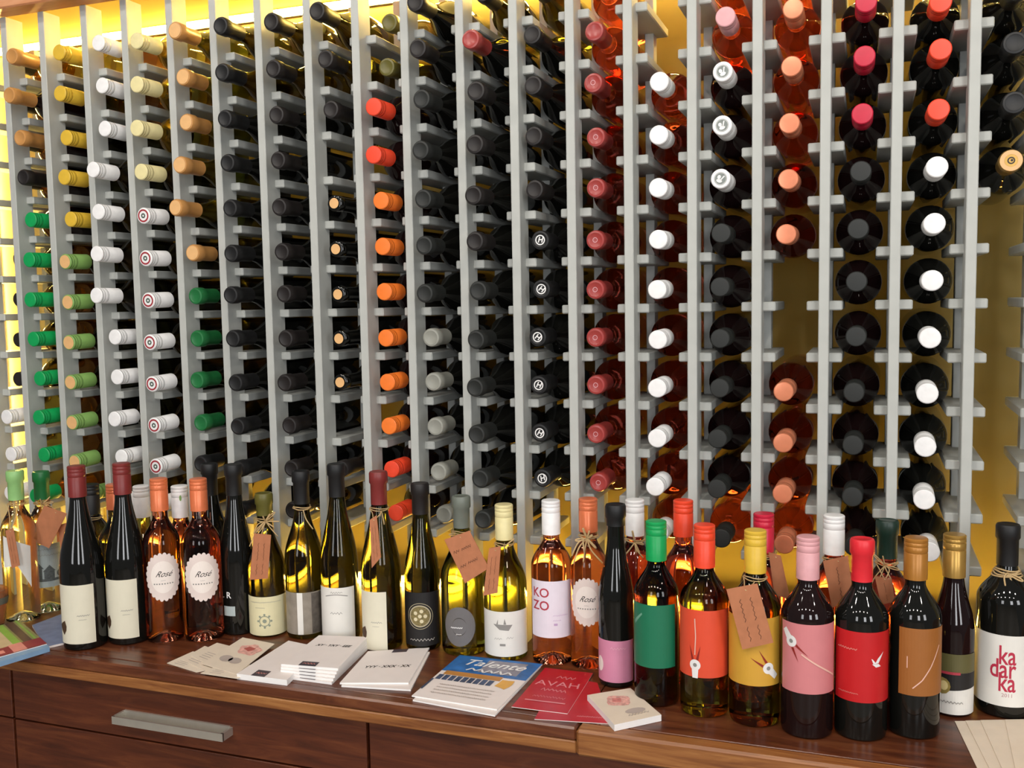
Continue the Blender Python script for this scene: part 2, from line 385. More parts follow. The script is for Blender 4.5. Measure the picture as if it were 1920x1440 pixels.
# ---- bottles lying in the rack
LEN = 0.300; RB = 0.0385
GLASSMESH, CAPMESH = {}, {}
def glass_mesh(shape, m):
    k = (shape, m.name)
    if k not in GLASSMESH:
        GLASSMESH[k] = lathe('glass', bottle_profile(shape, LEN, RB), 28); GLASSMESH[k].materials.append(m)
    return GLASSMESH[k]
def cap_mesh(m, style, L):
    k = (m.name, style, L)
    if k not in CAPMESH:
        CAPMESH[k] = lathe('capsule', cap_profile(LEN, L, 0.0142, style), 24); CAPMESH[k].materials.append(m)
    return CAPMESH[k]
EMB = {}
def emblem(kind):
    """printed ends: list of (name, mesh)"""
    if kind in EMB: return EMB[kind]
    z = LEN + 0.0009
    mpz = lambda dz: (lambda u, v: Vector((u, v, z + dz)))
    out = []
    def add(nm, polys, m, dz=0.0):
        bm = bmesh.new(); f = mpz(dz)
        for P in polys: bm.faces.new([bm.verts.new(f(u, v)) for u, v in P])
        me = fin(nm, bm); me.materials.append(m); out.append((nm, me))
    if kind == 'target':
        add('printed_ring', ringp(0, 0, 0.0098, 0.0132, 24), RINGRED); add('printed_dot', ringp(0, 0, 0.0022, 0.0052, 20), EMBDARK, 0.0001)
    elif kind == 'monogram':
        add('printed_ring', ringp(0, 0, 0.0072, 0.0092, 24), WHITEINK); add('monogram', textp('H', 0.0135, 0, 0, shear=0.25, bold=0.0004), WHITEINK, 0.0001)
    elif kind == 'crest':
        add('printed_disc', disc(0, 0, 0.0108, n=24), RINGGRY); add('crest', ringp(0, 0, 0.0095, 0.0101, 24) + disc(-0.001, -0.004, 0.005, 0.003, 12) + disc(-0.003, 0.002, 0.003, 0.0034, 10) + strokep([(0.001, -0.002), (0.005, 0.006)], 0.002), WHITEINK, 0.0001)
    elif kind == 'tanend':
        add('end_disc', disc(0, 0, 0.0140, n=24), K_TANEND)
    elif kind == 'cork':
        add('cork_end', disc(0, 0, 0.0100, n=20), K_TANEND, -0.0012)
    elif kind == 'goldring':
        add('end_ring', ringp(0, 0, 0.0095, 0.0158, 24), K_TANEND); add('end_disc', disc(0, 0, 0.0094, n=20), K_GOLD); add('crest', ringp(0, 0, 0.0035, 0.0055, 16) + disc(0.001, 0, 0.002, n=10), K_DRK, 0.0001)
    elif kind == 'star':
        add('embossed_mark', ringp(0, 0, 0.0035, 0.0045, 18), K_PINK)
    EMB[kind] = out
    return out
ORD = ['first', 'second', 'third', 'fourth', 'fifth', 'sixth', 'seventh', 'eighth', 'ninth', 'tenth', 'eleventh', 'twelfth', 'thirteenth']
COLNAME = {0: 'cut-off column at the left edge'}
for i in range(1, 10): COLNAME[i] = ORD[i - 1] + ' full column from left'
COLNAME[19] = 'cut-off column at the right edge'
for i in range(10, 19): COLNAME[i] = ORD[18 - i] + ' full column from right'

def rack_column(ci, entries):
    """entries: (row, tip pixel x, tip pixel y or None, cap material, colour word, glass material, shape, style, emblem)"""
    xl, xr = PX[ORDER[ci]], PX[ORDER[ci + 1]]; xc = (xl + xr) / 2
    entries = sorted(entries, key=lambda e: e[0])
    for i, (k, tx, ty, cm, word, gm, shape, style, em) in enumerate(entries):
        zc = rowz(k) + RH / 2 + 0.0312
        if ci <= 11:
            Y = at_x(tx, ty, xc).y
            Y = min(max(Y, D - 0.08), D + 0.02)
        else:
            Y = D - 0.028
        tip = at_y(tx, ty, Y)
        tip.x = min(max(tip.x, xc - 0.016), xc + 0.016); tip.z = min(max(tip.z, zc - 0.008), zc + 0.014)
        base = Vector((xc, Y + LEN, zc))
        dirv = (tip - base).normalized()
        where = 'topmost' if i == 0 else ('lowest' if i == len(entries) - 1 else ORD[i] + ' from top')
        lab = '%s rack bottle, %s in %s' % (word, where, COLNAME[ci])
        r = empty('wine_bottle', base, lab, 'wine bottle', 'bottles lying in the rack')
        q = dirv.to_track_quat('Z', 'Y'); r.rotation_mode = 'QUATERNION'; r.rotation_quaternion = q @ Matrix.Rotation(random.uniform(-0.6, 0.6), 3, 'Z').to_quaternion()
        obj('glass', glass_mesh(shape, gm), None, r)
        if cm is not None:
            L = {'screw': 0.060, 'foil': 0.062, 'short': 0.03}[style]
            obj('capsule', cap_mesh(cm, 'foil' if style != 'screw' else 'screw', L), None, r)
        if em:
            for nm, me in emblem(em): obj(nm, me, None, r)
def col(ci, rows): rack_column(ci, rows)
def E(k, x, y, cm, word, gm=G_BLACK, shape='bordeaux', style='screw', em=None): return (k, x, y, cm, word, gm, shape, style, em)

col(0, [E(k, 34 if k < 8 else (12, 20, 18)[k - 8], (105 + 76 * (k + 1)) if k < 8 else (782, 852, 925)[k - 8], K_DRK if k < 8 else K_WHT, 'amber glass' if k < 8 else 'white-capped amber', G_OLIVE if k > 3 else G_AMBER) for k in range(-1, 11)])
X1 = [(22, 105), (17, 178), (37, 258), (43, 332), (57, 412), (54, 487), (56, 562), (62, 636), (74, 710), (72, 783), (82, 853), (66, 930)]
col(1, [E(k, X1[k + 1][0], X1[k + 1][1], K_TAN if k < 2 else (K_DRK if k == 2 else K_GRN), 'tan-capped' if k < 2 else ('black-capped' if k == 2 else 'bright green capped'), G_OLIVE if k == -1 else (G_AMBER if k > 3 else G_RED), style='foil' if k < 3 else 'screw') for k in range(-1, 11)])
X2 = [(110, 98), (112, 175), (124, 258), (120, 332), (132, 411), (122, 491), (127, 567), (129, 643), (132, 717), (135, 793), (140, 866), (172, 925)]
col(2, [E(k, X2[k + 1][0], X2[k + 1][1], K_YEL if k < 4 else K_PALEG, 'yellow-capped' if k < 4 else 'pale green capped', G_DGREEN if k > -1 else G_OLIVE, em=None if k < 4 else 'tanend') for k in range(-1, 11)])
X3 = [(184, 80), (191, 160), (196, 241), (174, 318), (184, 397), (181, 476), (180, 554), (215, 632), (219, 707), (214, 786), (227, 857), (250, 935)]
col(3, [E(k, X3[k + 1][0], X3[k + 1][1], K_WHT, 'white-capped', G_AMBER if k < 1 else G_DGREEN) for k in range(-1, 11)])
X4 = [(256, 76), (256, 158), (256, 240), (264, 322), (269, 406), (273, 487), (278, 565), (281, 645), (285, 722), (289, 800), (292, 875), (292, 948)]
col(4, [E(k, X4[k + 1][0], X4[k + 1][1], K_CRM if k < 3 else K_WHT, 'cream-capped' if k < 3 else 'red-ringed white capped', G_OLIVE if k < 2 else G_DGREEN, em=None if k < 3 else 'target') for k in range(-1, 11)])
X5 = [(328, 57), (343, 144), (349, 229), (337, 309), (328, 389), (361, 474), (366, 555), (369, 635), (369, 713), (376, 793), (376, 870)]
col(5, [E(k, X5[k + 1][0], X5[k + 1][1], K_TAN if k < 5 else (K_DGRN if k < 9 else K_BLK), 'tan-capped' if k < 5 else ('dark green capped' if k < 9 else 'black-capped'), G_GREEN if k < 4 else G_DGREEN, 'burgundy', 'foil', 'tanend' if k < 5 else None) for k in range(-1, 10)])
X6 = [(413, 48), (416, 135), (421, 222), (426, 305), (431, 390), (433, 475), (432, 553), (436, 635), (441, 718), (445, 800), (446, 880), (450, 958)]
col(6, [E(k, X6[k + 1][0], X6[k + 1][1], K_BLK, 'black foil capped', G_DGREEN if k < 1 else G_BLACK, 'burgundy', 'foil') for k in range(-1, 11)])
X7 = [(508, 40), (512, 128), (518, 215), (521, 300), (523, 388), (528, 472), (532, 551), (535, 635), (533, 718), (542, 798), (546, 879), (548, 957)]
col(7, [E(k, X7[k + 1][0], X7[k + 1][1], K_DRK, 'dark brown capped', G_DGREEN if k < 1 else G_BLACK, 'burgundy', 'foil', 'star' if 4 < k < 9 and False else None) for k in range(-1, 11)])
X8 = {-1: (594, 20), 0: (610, 110), 1: (620, 205), 3: (626, 381), 4: (629, 467), 5: (633, 552), 6: (635, 635), 7: (637, 717), 9: (640, 880)}
col(8, [E(k, x, y, None if 3 <= k <= 7 else K_DRK, 'cork-ended dark' if 3 <= k <= 7 else 'dark brown capped', G_DGREEN if k < 1 else G_BLACK, 'burgundy', 'foil', 'cork' if 3 <= k <= 7 else None) for k, (x, y) in X8.items()])
X9 = {1: (700, 200), 2: (700, 290), 3: (714, 376), 4: (717, 462), 5: (720, 547), 6: (723, 634), 7: (726, 717), 8: (729, 799), 9: (734, 880), 10: (742, 962)}
col(9, [E(-1, 730, 55, K_OLV, 'deep-set olive capped', G_OLIVE, 'burgundy', 'foil'), E(0, 725, 130, K_OLV, 'deep-set olive capped', G_DGREEN, 'burgundy', 'foil')] +
       [E(k, x, y, K_RORG if k < 3 or k > 8 else K_ORG, 'red-orange capped' if k < 3 or k > 8 else 'orange-capped', G_RED, style='screw') for k, (x, y) in X9.items()])
X10 = [(778, 3), (783, 90), (790, 185), (788, 281), (793, 375), (795, 460), (796, 550), (808, 633), (812, 716), (816, 800), (822, 885), (832, 965)]
col(10, [E(k, X10[k + 1][0], X10[k + 1][1], K_DRK if k < 1 else (K_GREY if k < 6 else K_SILV), 'dark brown capped' if k < 1 else ('charcoal-capped' if k < 6 else 'silver-grey capped'), G_BLACK, 'burgundy', 'foil') for k in range(-1, 11)])
X11 = [(905, -15), (882, 73), (892, 170), (890, 270), (887, 366), (890, 452), (896, 545), (892, 637), (890, 727), (893, 815), (900, 898), (905, 975)]
col(11, [E(k, X11[k + 1][0], X11[k + 1][1], K_DULLR if k == 0 else (K_DRK if k < 5 else K_GREY), 'dull red capped' if k == 0 else ('dark brown capped' if k < 5 else 'charcoal-capped'), G_BLACK if k != -1 else G_DGREEN, 'burgundy', 'foil') for k in range(-1, 11)])
X12 = [(1000, -35), (992, 60), (992, 160), (994, 255), (1000, 355), (1013, 450), (1015, 542), (1008, 632), (1010, 722), (1012, 812), (1017, 897)]
col(12, [E(k, X12[k + 1][0], X12[k + 1][1], K_DRK if k < 4 else K_BLK, 'brown-black capped' if k < 4 else 'white monogram black capped', G_BLACK if k != -1 else G_DGREEN, 'burgundy' if k < 4 else 'bordeaux', 'foil', None if k < 4 else 'monogram') for k in range(-1, 10)])
X13 = [(1118, -40), (1114, 58), (1112, 155), (1117, 257), (1117, 352), (1116, 450), (1116, 543), (1116, 633), (1117, 722), (1117, 814), (1122, 905)]
col(13, [E(k, X13[k + 1][0], X13[k + 1][1], K_DULLR, 'dull red capped' if k > -1 else 'glowing red rosé', G_ROSERED if k < 1 else G_ROSESHADE, 'bordeaux', 'foil', 'star' if k > 0 else None) for k in range(-1, 10)])
X14 = [(1236, 153), (1235, 253), (1234, 352), (1234, 449), (1232, 543), (1233, 637), (1232, 728), (1232, 822), (1228, 913), (1236, 1000)]
col(14, [E(k + 1, x, y, K_WHT, 'white-capped rosé', G_ROSERED if k < 1 else G_ROSESHADE) for k, (x, y) in enumerate(X14)])
X15 = [(1362, -65), (1360, 31), (1355, 134), (1354, 235), (1351, 335), (1352, 437), (1350, 538), (1350, 635), (1349, 728), (1345, 823), (1344, 917), (1352, 1010)]
col(15, [E(k, X15[k + 1][0], X15[k + 1][1], K_PINK if k < 1 else (K_WHT if k < 4 else K_GREY), ('half-hidden rosé' if k < 0 else 'pink-capped') if k < 1 else ('crested white capped' if k < 4 else 'charcoal-capped'), G_ROSERED if k < 1 or k > 9 else G_RED, em='crest' if 1 <= k < 4 else None) for k in range(-1, 11)])
X16 = {-1: (1490, -85), 0: (1487, 16), 1: (1484, 124), 2: (1480, 231), 3: (1478, 336), 4: (1474, 439), 7: (1469, 738), 8: (1468, 833), 9: (1467, 932), 10: (1470, 1030)}
col(16, [E(k, x, y, K_COP, 'half-hidden copper capped' if k < 0 else 'copper-capped rosé', G_ROSERED if k < 3 or k > 9 else G_ROSESHADE) for k, (x, y) in X16.items()])
X17 = [(1624, 3), (1621, 105), (1617, 213), (1614, 321), (1609, 429), (1606, 528), (1605, 631), (1601, 736), (1599, 835), (1598, 932), (1602, 1025)]
col(17, [E(k, x, y, K_RED if k < 3 else K_GREY, 'crimson-capped' if k < 3 else 'charcoal-capped', G_RED) for k, (x, y) in enumerate(X17)])
X18 = [(1764, 5), (1764, 92), (1760, 205), (1757, 313), (1752, 419), (1748, 526), (1744, 634), (1739, 738), (1735, 838), (1733, 937), (1742, 1035)]
col(18, [E(k, x, y, K_RORG if k < 3 else K_WHT, 'red-orange capped' if k < 3 else 'white-capped', G_BLACK) for k, (x, y) in enumerate(X18)])
col(19, [E(0, 1905, -20, K_BLK, 'black-capped', G_BLACK, style='foil'), E(1, 1903, 80, K_BLK, 'black-capped', G_BLACK, style='foil'), E(2, 1902, 192, K_BLK, 'black-capped', G_BLACK, style='foil'), E(3, 1896, 301, K_GOLD, 'gold-ended dark', G_BLACK, style='foil', em='goldring')])

# ------------------------------------------------------------------ bottles standing on the worktop
class Bottle:
    def __init__(s, label, xt, yt, shape, glass, capm, cappx, xb=None, yb=None, w=70, H=None, Y=None, R=None, style='screw', group=None, name='wine_bottle'):
        if yb is not None:
            pt = at_z(xb, yb, ZW); v = Vector((pt.x, pt.y, 0)).normalized()
            dep = fwd.dot(pt - Vector((0, 0, CAMZ))); s.R = w / 2 * dep / F
            c = pt + v * s.R; s.H = at_y(xt, yt + 3, c.y).z - ZW
        else:
            r = ray(xt, yt + 3); k = Y / r.y; H = CAMZ + r.z * k - ZW
            c = Vector((r.x * k, r.y * k, ZW)); v = Vector((c.x, c.y, 0)).normalized(); s.H = H; s.R = R or 0.037
            dep = fwd.dot(c + Vector((0, 0, -CAMZ)))
        s.c, s.v, s.dep = c, v, dep
        s.front = c - v * s.R
        s.az = math.atan2(-v.x, v.y)
        s.root = empty(name, (c.x, c.y, ZW + 0.0003), label, 'wine bottle', group); s.root.rotation_euler = (0, 0, s.az)
        s.prof = bottle_profile(shape, s.H, s.R, punt=0.020 if glass in (G_ROSE, G_ROSERED, G_CLEAR) else 0.003)
        g = obj('glass', lathe('glass', s.prof, 40), glass, s.root)
        s.L = cappx * dep / F
        if capm is not None:
            obj('capsule', lathe('capsule', cap_profile(s.H, s.L, 0.0142, style), 32), capm, s.root)
        s.zcap = s.H - s.L
        s.k = 0
    def rad(s, z):
        for (r0, z0), (r1, z1) in zip(s.prof[4:], s.prof[5:]):
            if z0 <= z <= z1 and z1 > z0: return r0 + (r1 - r0) * (z - z0) / (z1 - z0)
        return 0.0142
    def z(s, ypx, xpx=None):
        fx = s.front; r = None
        # pixel column of the front line
        q = RM.transposed() @ (fx - Vector((0, 0, CAMZ)) + Vector((0, 0, 0)))
        x = xpx if xpx is not None else 960 + F * q.x / q.y
        return at_y(x, ypx, fx.y).z - ZW
    def u(s, ang): return s.R * math.radians(ang)
    def lay(s, name, polys, m, off=None):
        s.k += 1
        return lay(name, polys, cylmap(s.R, 0.0003 + 0.00020 * s.k if off is None else off), m, s.root, 0.0045)
    def label(s, y0, y1, a0, a1, m, name='label'):
        z1, z0 = s.z(y0), s.z(y1)
        return s.lay(name, rectp(s.u(a0), s.u(a1), z0, z1, max(6, int((a1 - a0) / 7)), 2), m)
    def text(s, body, h, ang, ypx, m, name='print', **k):
        return s.lay(name, textp(body, h, s.u(ang), s.z(ypx), **k), m)
    def world(s, lx, ly, lz):
        ca, sa = math.cos(s.az), math.sin(s.az)
        return Vector((s.c.x + ca * lx - sa * ly, s.c.y + sa * lx + ca * ly, ZW + lz))

def ring_path(b, z, extra=0.0015, n=22, wob=0.0012, ph=0.0):
    r = b.rad(z) + extra
    return [b.world((r + wob * math.sin(3 * t + ph) ** 2) * math.cos(t), (r + wob * math.sin(3 * t + ph) ** 2) * math.sin(t), z + wob * math.sin(2 * t + ph)) for t in [2 * PI * i / n for i in range(n + 1)]]
def bez(p0, p1, p2, p3, n=12):
    out = []
    for i in range(n + 1):
        t = i / n; a = 1 - t
        out.append(a**3 * p0 + 3 * a * a * t * p1 + 3 * a * t * t * p2 + t**3 * p3)
    return out
def raffia(b, z=None, loops=0, tails=0, strand=None, rings=2, seed=1):
    rnd = random.Random(seed); z = z if z is not None else b.zcap - 0.006
    P = [ring_path(b, z - 0.003 * i, ph=i * 1.3) for i in range(rings)]
    r = b.rad(z) + 0.003
    knot = b.world(rnd.uniform(-.004, .004), -r, z - 0.003)
    for i in range(loops):
        a = rnd.uniform(-1.0, 1.0) * 1.4 + (PI if i % 2 else 0); L = rnd.uniform(0.016, 0.030)
        d1 = b.world(math.cos(a) * L, -r - 0.006, z - 0.003 + math.sin(a) * L * 0.8) - b.world(0, -r, z - 0.003)
        d2 = Vector((d1.x * 0.8, d1.y, d1.z + rnd.uniform(-.014, .010)))
        P.append(bez(knot, knot + d1 * 1.3, knot + d2 * 1.3, knot))
    for i in range(tails):
        e = b.world(rnd.uniform(-.03, .03), -r - 0.012, z - rnd.uniform(.02, .06))
        m_ = (knot + e) / 2 + Vector((rnd.uniform(-.012, .012), 0, rnd.uniform(0, .012)))
        P.append(bez(knot, m_, m_, e, 8))
    if strand is not None:
        mid = (knot + strand) / 2 + Vector((0.008, 0, 0.006))
        P.append(bez(knot, mid, mid, strand, 8)); P.append(bez(b.world(-r, 0, z - 0.003), mid - Vector((0.014, 0, 0.002)), strand - Vector((.004, 0, -.004)), strand, 8))
    return P
def kraft_tag(label, b, px4, dY=-0.008, lines=2, vertical=True, seed=1, tie=True, loops=0, tails=0, hole=True):
    """a card tied to a bottle neck; px4 = top left, top right, bottom right, bottom left"""
    Y = b.front.y + dY
    q = [at_y(x, y, Y) for x, y in px4]
    n = (q[1] - q[0]).cross(q[3] - q[0]).normalized(); n = n if n.y < 0 else -n
    org = (q[0] + q[1]) / 2
    root = empty('paper_tag', org, label, 'tag', 'kraft price tags')
    top = [p - org for p in q]; bot = [p - org - n * 0.0009 for p in q]
    bm = bmesh.new(); A = [bm.verts.new(p) for p in top]; B_ = [bm.verts.new(p) for p in bot]
    bm.faces.new(A); bm.faces.new(B_[::-1])
    for i in range(4): bm.faces.new((A[i], A[(i + 1) % 4], B_[(i + 1) % 4], B_[i]))
    bmesh.ops.recalc_face_normals(bm, faces=bm.faces[:])
    obj('card', fin('card', bm), KRAFT, root)
    def mp(u, v): return (top[3] * (1 - u) + top[2] * u) * (1 - v) + (top[0] * (1 - u) + top[1] * u) * v + n * 0.0004
    rnd = random.Random(seed); polys = []
    for i in range(lines):
        c = (i + 1) / (lines + 1)
        for (a, e) in ((0.10, 0.34), (0.42, 0.80)):
            pp = scribble(a, e, 0, 0.075, 0.012, rnd)
            polys += [[((c + y), x) for x, y in P] for P in pp] if vertical else [[(x, (c + y)) for x, y in P] for P in pp]
    lay('handwriting', polys, mp, PENCIL, root)
    if tie:
        P = raffia(b, strand=(q[0] * 0.4 + q[1] * 0.6) * 0.92 + (q[2] + q[3]) / 2 * 0.08, loops=loops, tails=tails, seed=seed)
        obj('raffia_string', tube_mesh('raffia_string', [[p - org for p in s_] for s_ in P], 0.0009), RAFFIA, root)
    return root
def raffia_bow(label, b, seed, loops=5, tails=5, rings=2, rad=0.0010, z=None):
    P = raffia(b, loops=loops, tails=tails, seed=seed, rings=rings, z=z)
    org = b.world(0, 0, b.zcap - 0.006)
    o = obj('raffia_bow', tube_mesh('raffia_bow', [[p - org for p in s_] for s_ in P], rad), RAFFIA); o.location = org
    tag(o, label, 'raffia', 'raffia ties'); return o

def lm(name, colr, rough=0.5, **k): return mat('label_' + name, colr, rough, var=k.pop('var', 0.03), **k)
L_CREAM = lm('cream', '#ded8c2'); L_WHITE = lm('white', '#e2dfd8'); L_GREYB = lm('grey_blue', '#a9b4b4'); L_DOILY = lm('doily', '#e3d3cc'); L_DOILYIN = lm('doily_in', '#efe4dc')
L_SILVER = lm('silver', '#8d8478', 0.35, var=0.15, scale=60); L_GREY = lm('stone_grey', '#6d6a6a'); L_PINKW = lm('pinkish_white', '#e3d9e4'); L_PINK = lm('candy_pink', '#cf86a2')
L_GREEN = lm('bottle_green', '#1d7050', 0.4); L_ORANGE = lm('tomato', '#dd4f33', 0.4); L_YELLOW = lm('mustard', '#cf9d38', 0.45); L_ROSEP = lm('rose_pink', '#d07f82', 0.45)
L_RED = lm('red', '#c01c20', 0.4); L_BROWN = lm('ochre', '#9a5f2a', 0.45); L_BLACKL = lm('black', '#1c1a1a', 0.5); L_REDINK = lm('red_ink', '#b03a48'); L_OLIVEB = lm('olive_band', '#5f5a36', 0.4)
L_GOLD = lm('gold_seal', '#b09a58', 0.35, metal=0.4, var=0.15, scale=200); L_BEAK = lm('beak', '#8c241c'); L_LILAC = lm('lilac_ink', '#bfa0c4'); L_PALELINE = lm('pale_line', '#e6b7a6'); L_DARKBR = lm('dark_brown_ink', '#4a3626')
L_TEALL = lm('pale_teal', '#6fa58c')  # pale teal of the bird print on the green label

def doily(b, ang, ypx, rpx, rypx):
    k = b.dep / F; rx, ry = rpx * k, rypx * k; cu, cz = b.u(ang), b.z(ypx); n = 216
    wob = lambda t: 0.93 + 0.085 * abs(math.sin(t * 12 * 2 * PI))
    b.lay('label', ringp(cu, cz, 0.0, rx * 0.5, 48, ry / rx) + [P for P in []] , L_DOILY)
    P0 = []; P = [(cu + rx * wob(i / n) * math.cos(2 * PI * i / n), cz + ry * wob(i / n) * math.sin(2 * PI * i / n)) for i in range(n)]
    Q = [(cu + rx * .48 * math.cos(2 * PI * i / n), cz + ry * .48 * math.sin(2 * PI * i / n)) for i in range(n)]
    M_ = [((p[0] + q[0]) / 2, (p[1] + q[1]) / 2) for p, q in zip(P, Q)]
    for i in range(n):
        j = (i + 1) % n; P0 += [[Q[i], M_[i], M_[j], Q[j]], [M_[i], P[i], P[j], M_[j]]]
    b.lay('label', P0, L_DOILY)
    b.lay('label_centre', ringp(cu, cz, 0.0, rx * 0.36, 36, ry / rx) + ringp(cu, cz, rx * 0.36, rx * 0.66, 36, ry / rx), L_DOILYIN)
    b.lay('print', textp('Rosé', ry * 0.34, cu, cz + ry * 0.12, shear=0.7, xs=.9), INK)
    b.lay('print', scribble(cu - rx * .12, cu + rx * .12, cz - ry * .14, ry * .05, 0.0003) + [q for i in range(8) for q in rectp(cu - rx * .5 + i * rx * .135, cu - rx * .43 + i * rx * .135, cz - ry * .30, cz - ry * .25)], GREYINK)
def stork(b, ang, ypx, rot, size, beak=True):
    """printed bird head: white ring head with a grey eye, tapering neck and an open beak"""
    cu, cz = b.u(ang), b.z(ypx); c, s_ = math.cos(rot), math.sin(rot)
    T = lambda polys: [[(cu + size * (c * x - s_ * y), cz + size * (s_ * x + c * y)) for x, y in P] for P in polys]
    b.lay('printed_head', T(disc(0, 0, 1.0, n=24) + [[(-.62, -.6), (.62, -.6), (.5, -2.4), (-.5, -2.4)]]), WHITEINK)
    b.lay('printed_eye', T(disc(0, 0, 0.36, n=16)), GREYINK)
    if beak: b.lay('printed_beak', T([[(-.62, .9), (-.2, 1.1), (-1.0, 3.6)], [(.2, 1.1), (.62, .9), (1.0, 3.6)]]), L_BEAK)

# --- left end
b1 = Bottle('clear white wine bottle with light green cap at the far left', 40, 880, 'bordeaux', G_CLEAR, K_LGRN, 55, 45, 1168, 62, style='foil')
k_ = b1.R
b1.lay('label', [[(b1.u(-55), b1.z(1005)), (b1.u(-60), b1.z(1065)), (b1.u(-10), b1.z(1060)), (b1.u(-10), b1.z(1015))], [(b1.u(-10), b1.z(1015)), (b1.u(-10), b1.z(1060)), (b1.u(32), b1.z(1105)), (b1.u(36), b1.z(1028))]], L_WHITE)
b2 = Bottle('clear white wine bottle with dark green cap and a grey house label', 95, 882, 'bordeaux', G_CLEAR, K_DGRN, 52, 92, 1150, 60, style='foil')
b2.label(1022, 1102, -75, 80, L_GREYB)
zt, zb_ = b2.z(1022), b2.z(1102); hh = zt - zb_
b2.lay('print', [P for P in scribble(b2.u(-45), b2.u(55), zt - hh * .12, .004, .0006) + scribble(b2.u(-35), b2.u(60), zt - hh * .25, .005, .0007)], GREYINK)
gx = lambda a: b2.u(a)
b2.lay('house_print', rectp(gx(-48), gx(-14), zt - hh * .80, zt - hh * .55, 3) + [[(gx(-54), zt - hh * .56), (gx(-8), zt - hh * .56), (gx(-30), zt - hh * .38)]] + rectp(gx(-8), gx(26), zt - hh * .80, zt - hh * .62, 3) + [[(gx(-12), zt - hh * .63), (gx(30), zt - hh * .63), (gx(10), zt - hh * .48)]] + disc(gx(46), zt - hh * .70, .007, .007, 12) + rectp(gx(-58), gx(62), zt - hh * .86, zt - hh * .80, 8), lm('etching', '#5a5f5f', var=.3, scale=300))
kraft_tag('narrow kraft tag hanging on the far left clear bottle', b1, [(10, 995), (25, 990), (37, 1060), (22, 1066)], seed=11, dY=-0.02)
kraft_tag('blank brown kraft tag tilted over the grey house label', b2, [(83, 948), (125, 963), (92, 1028), (52, 1010)], seed=12, lines=0, loops=3, dY=-0.02)
b3 = Bottle('dark bottle with brick red cap and cream label beside the blue booklet', 150, 871, 'flute', G_BLACK, K_BRICK, 58, 162, 1220, 79, group='slender dark bottles with brick red caps')
b4 = Bottle('dark bottle with brick red cap and cream label beside two rosé bottles', 236, 866, 'flute', G_BLACK, K_BRICK, 58, 245, 1210, 76, group='slender dark bottles with brick red caps')
def cream_label(b, y0, y1, a0, a1):
    b.label(y0, y1, a0, a1, L_CREAM)
    zt, zb = b.z(y0), b.z(y1); h = zt - zb
    b.lay('print', scribble(b.u(a1 - 46), b.u(a1 - 14), zt - h * .52, .0035, .0007) + scribble(b.u(a1 - 42), b.u(a1 - 22), zt - h * .59, .002, .0004), GREYINK)
    b.lay('leaf_print', disc(b.u(a0 + 18), zb + h * .27, .012, .013, 7, 0.3, lambda t: 0.75 + 0.35 * (int(t * 7) % 2)), L_DARKBR)
cream_label(b3, 1098, 1207, -82, 27); cream_label(b4, 1088, 1197, -85, 25)
b3b = Bottle('dark bottle half hidden behind the leftmost brick red capped one', 170, 905, 'bordeaux', G_DGREEN, K_BLK, 55, Y=1.60)
kraft_tag('pale kraft tag peeping out left of the leftmost brick red capped bottle', b3b, [(108, 985), (140, 976), (142, 1062), (116, 1050)], seed=13, dY=-0.03)
b5 = Bottle('orange-capped green bottle half hidden behind the second brick red cap', 214, 905, 'bordeaux', G_DGREEN, K_SALM, 46, Y=1.53)
b6 = Bottle('white-capped olive bottle standing behind the first rosé bottle', 264, 908, 'burgundy', G_OLIVE, K_WHT, 58, Y=1.61)
b7 = Bottle('left rosé bottle of the pair with scalloped lace labels', 308, 895, 'bordeaux', G_ROSE, K_SALM, 60, 312, 1207, 68)
doily(b7, 0, 1083, 34, 46)
b8 = Bottle('white-capped bottle with green emblem peeping between the two rosé bottles', 336, 908, 'bordeaux', G_ROSE, K_WHT, 58, Y=1.57, R=0.033)
b8.lay('cap_emblem', disc(0.002, b8.H - 0.022, .0045, .006, 10), K_PALEG, off=0.0168 - b8.R)
b9 = Bottle('right rosé bottle of the pair with scalloped lace labels', 378, 895, 'bordeaux', G_ROSE, K_SALM, 60, 385, 1205, 72)
doily(b9, 0, 1083, 35, 46)
b10 = Bottle('black-capped dark bottle hidden behind the right lace-label rosé', 392, 866, 'flute', G_BLACK, K_BLK, 60, Y=1.64, style='foil')
b11 = Bottle('tall black bottle with a white letter R and small grey label', 447, 868, 'flute', G_BLACK, K_BLK, 58, 450, 1192, 62, style='foil')
b11.text('R', 0.017, -34, 1117, WHITEINK, bold=.0003); b11.text('.', 0.017, -56, 1117, WHITEINK)
b11.label(1137, 1155, -55, -12, L_GREYB, 'small_label')
b12 = Bottle('olive-topped green bottle with a raffia bow and cream label', 508, 922, 'burgundy', G_DGREEN, K_OLV, 42, 505, 1196, 70, style='foil')
b12.label(1120, 1192, -82, 80, lm('ivory', '#dcd4ac'))
zt, zb_ = b12.z(1120), b12.z(1192); h_ = zt - zb_
b12.lay('print', scribble(b12.u(-60), b12.u(40), zt - h_ * .14, .003, .0005) + scribble(b12.u(-40), b12.u(-10), zt - h_ * .28, .002, .0004), GREYINK)
b12.lay('crest_print', ringp(b12.u(-12), zb_ + h_ * .38, .009, .0105, 20) + [P for i in range(8) for P in disc(b12.u(-12) + .0125 * math.cos(i * PI / 4), zb_ + h_ * .38 + .0125 * math.sin(i * PI / 4), .0022, n=8)] + disc(b12.u(-12), zb_ + h_ * .38, .004, n=10), lm('sage_ink', '#8d9483'))
kraft_tag('orange-brown kraft tag hanging left of the raffia bow', b12, [(476, 1000), (508, 1003), (502, 1085), (468, 1087)], seed=14, tie=False)
raffia_bow('messy raffia bow round the olive-topped green bottle', b12, 5, loops=9, tails=6)
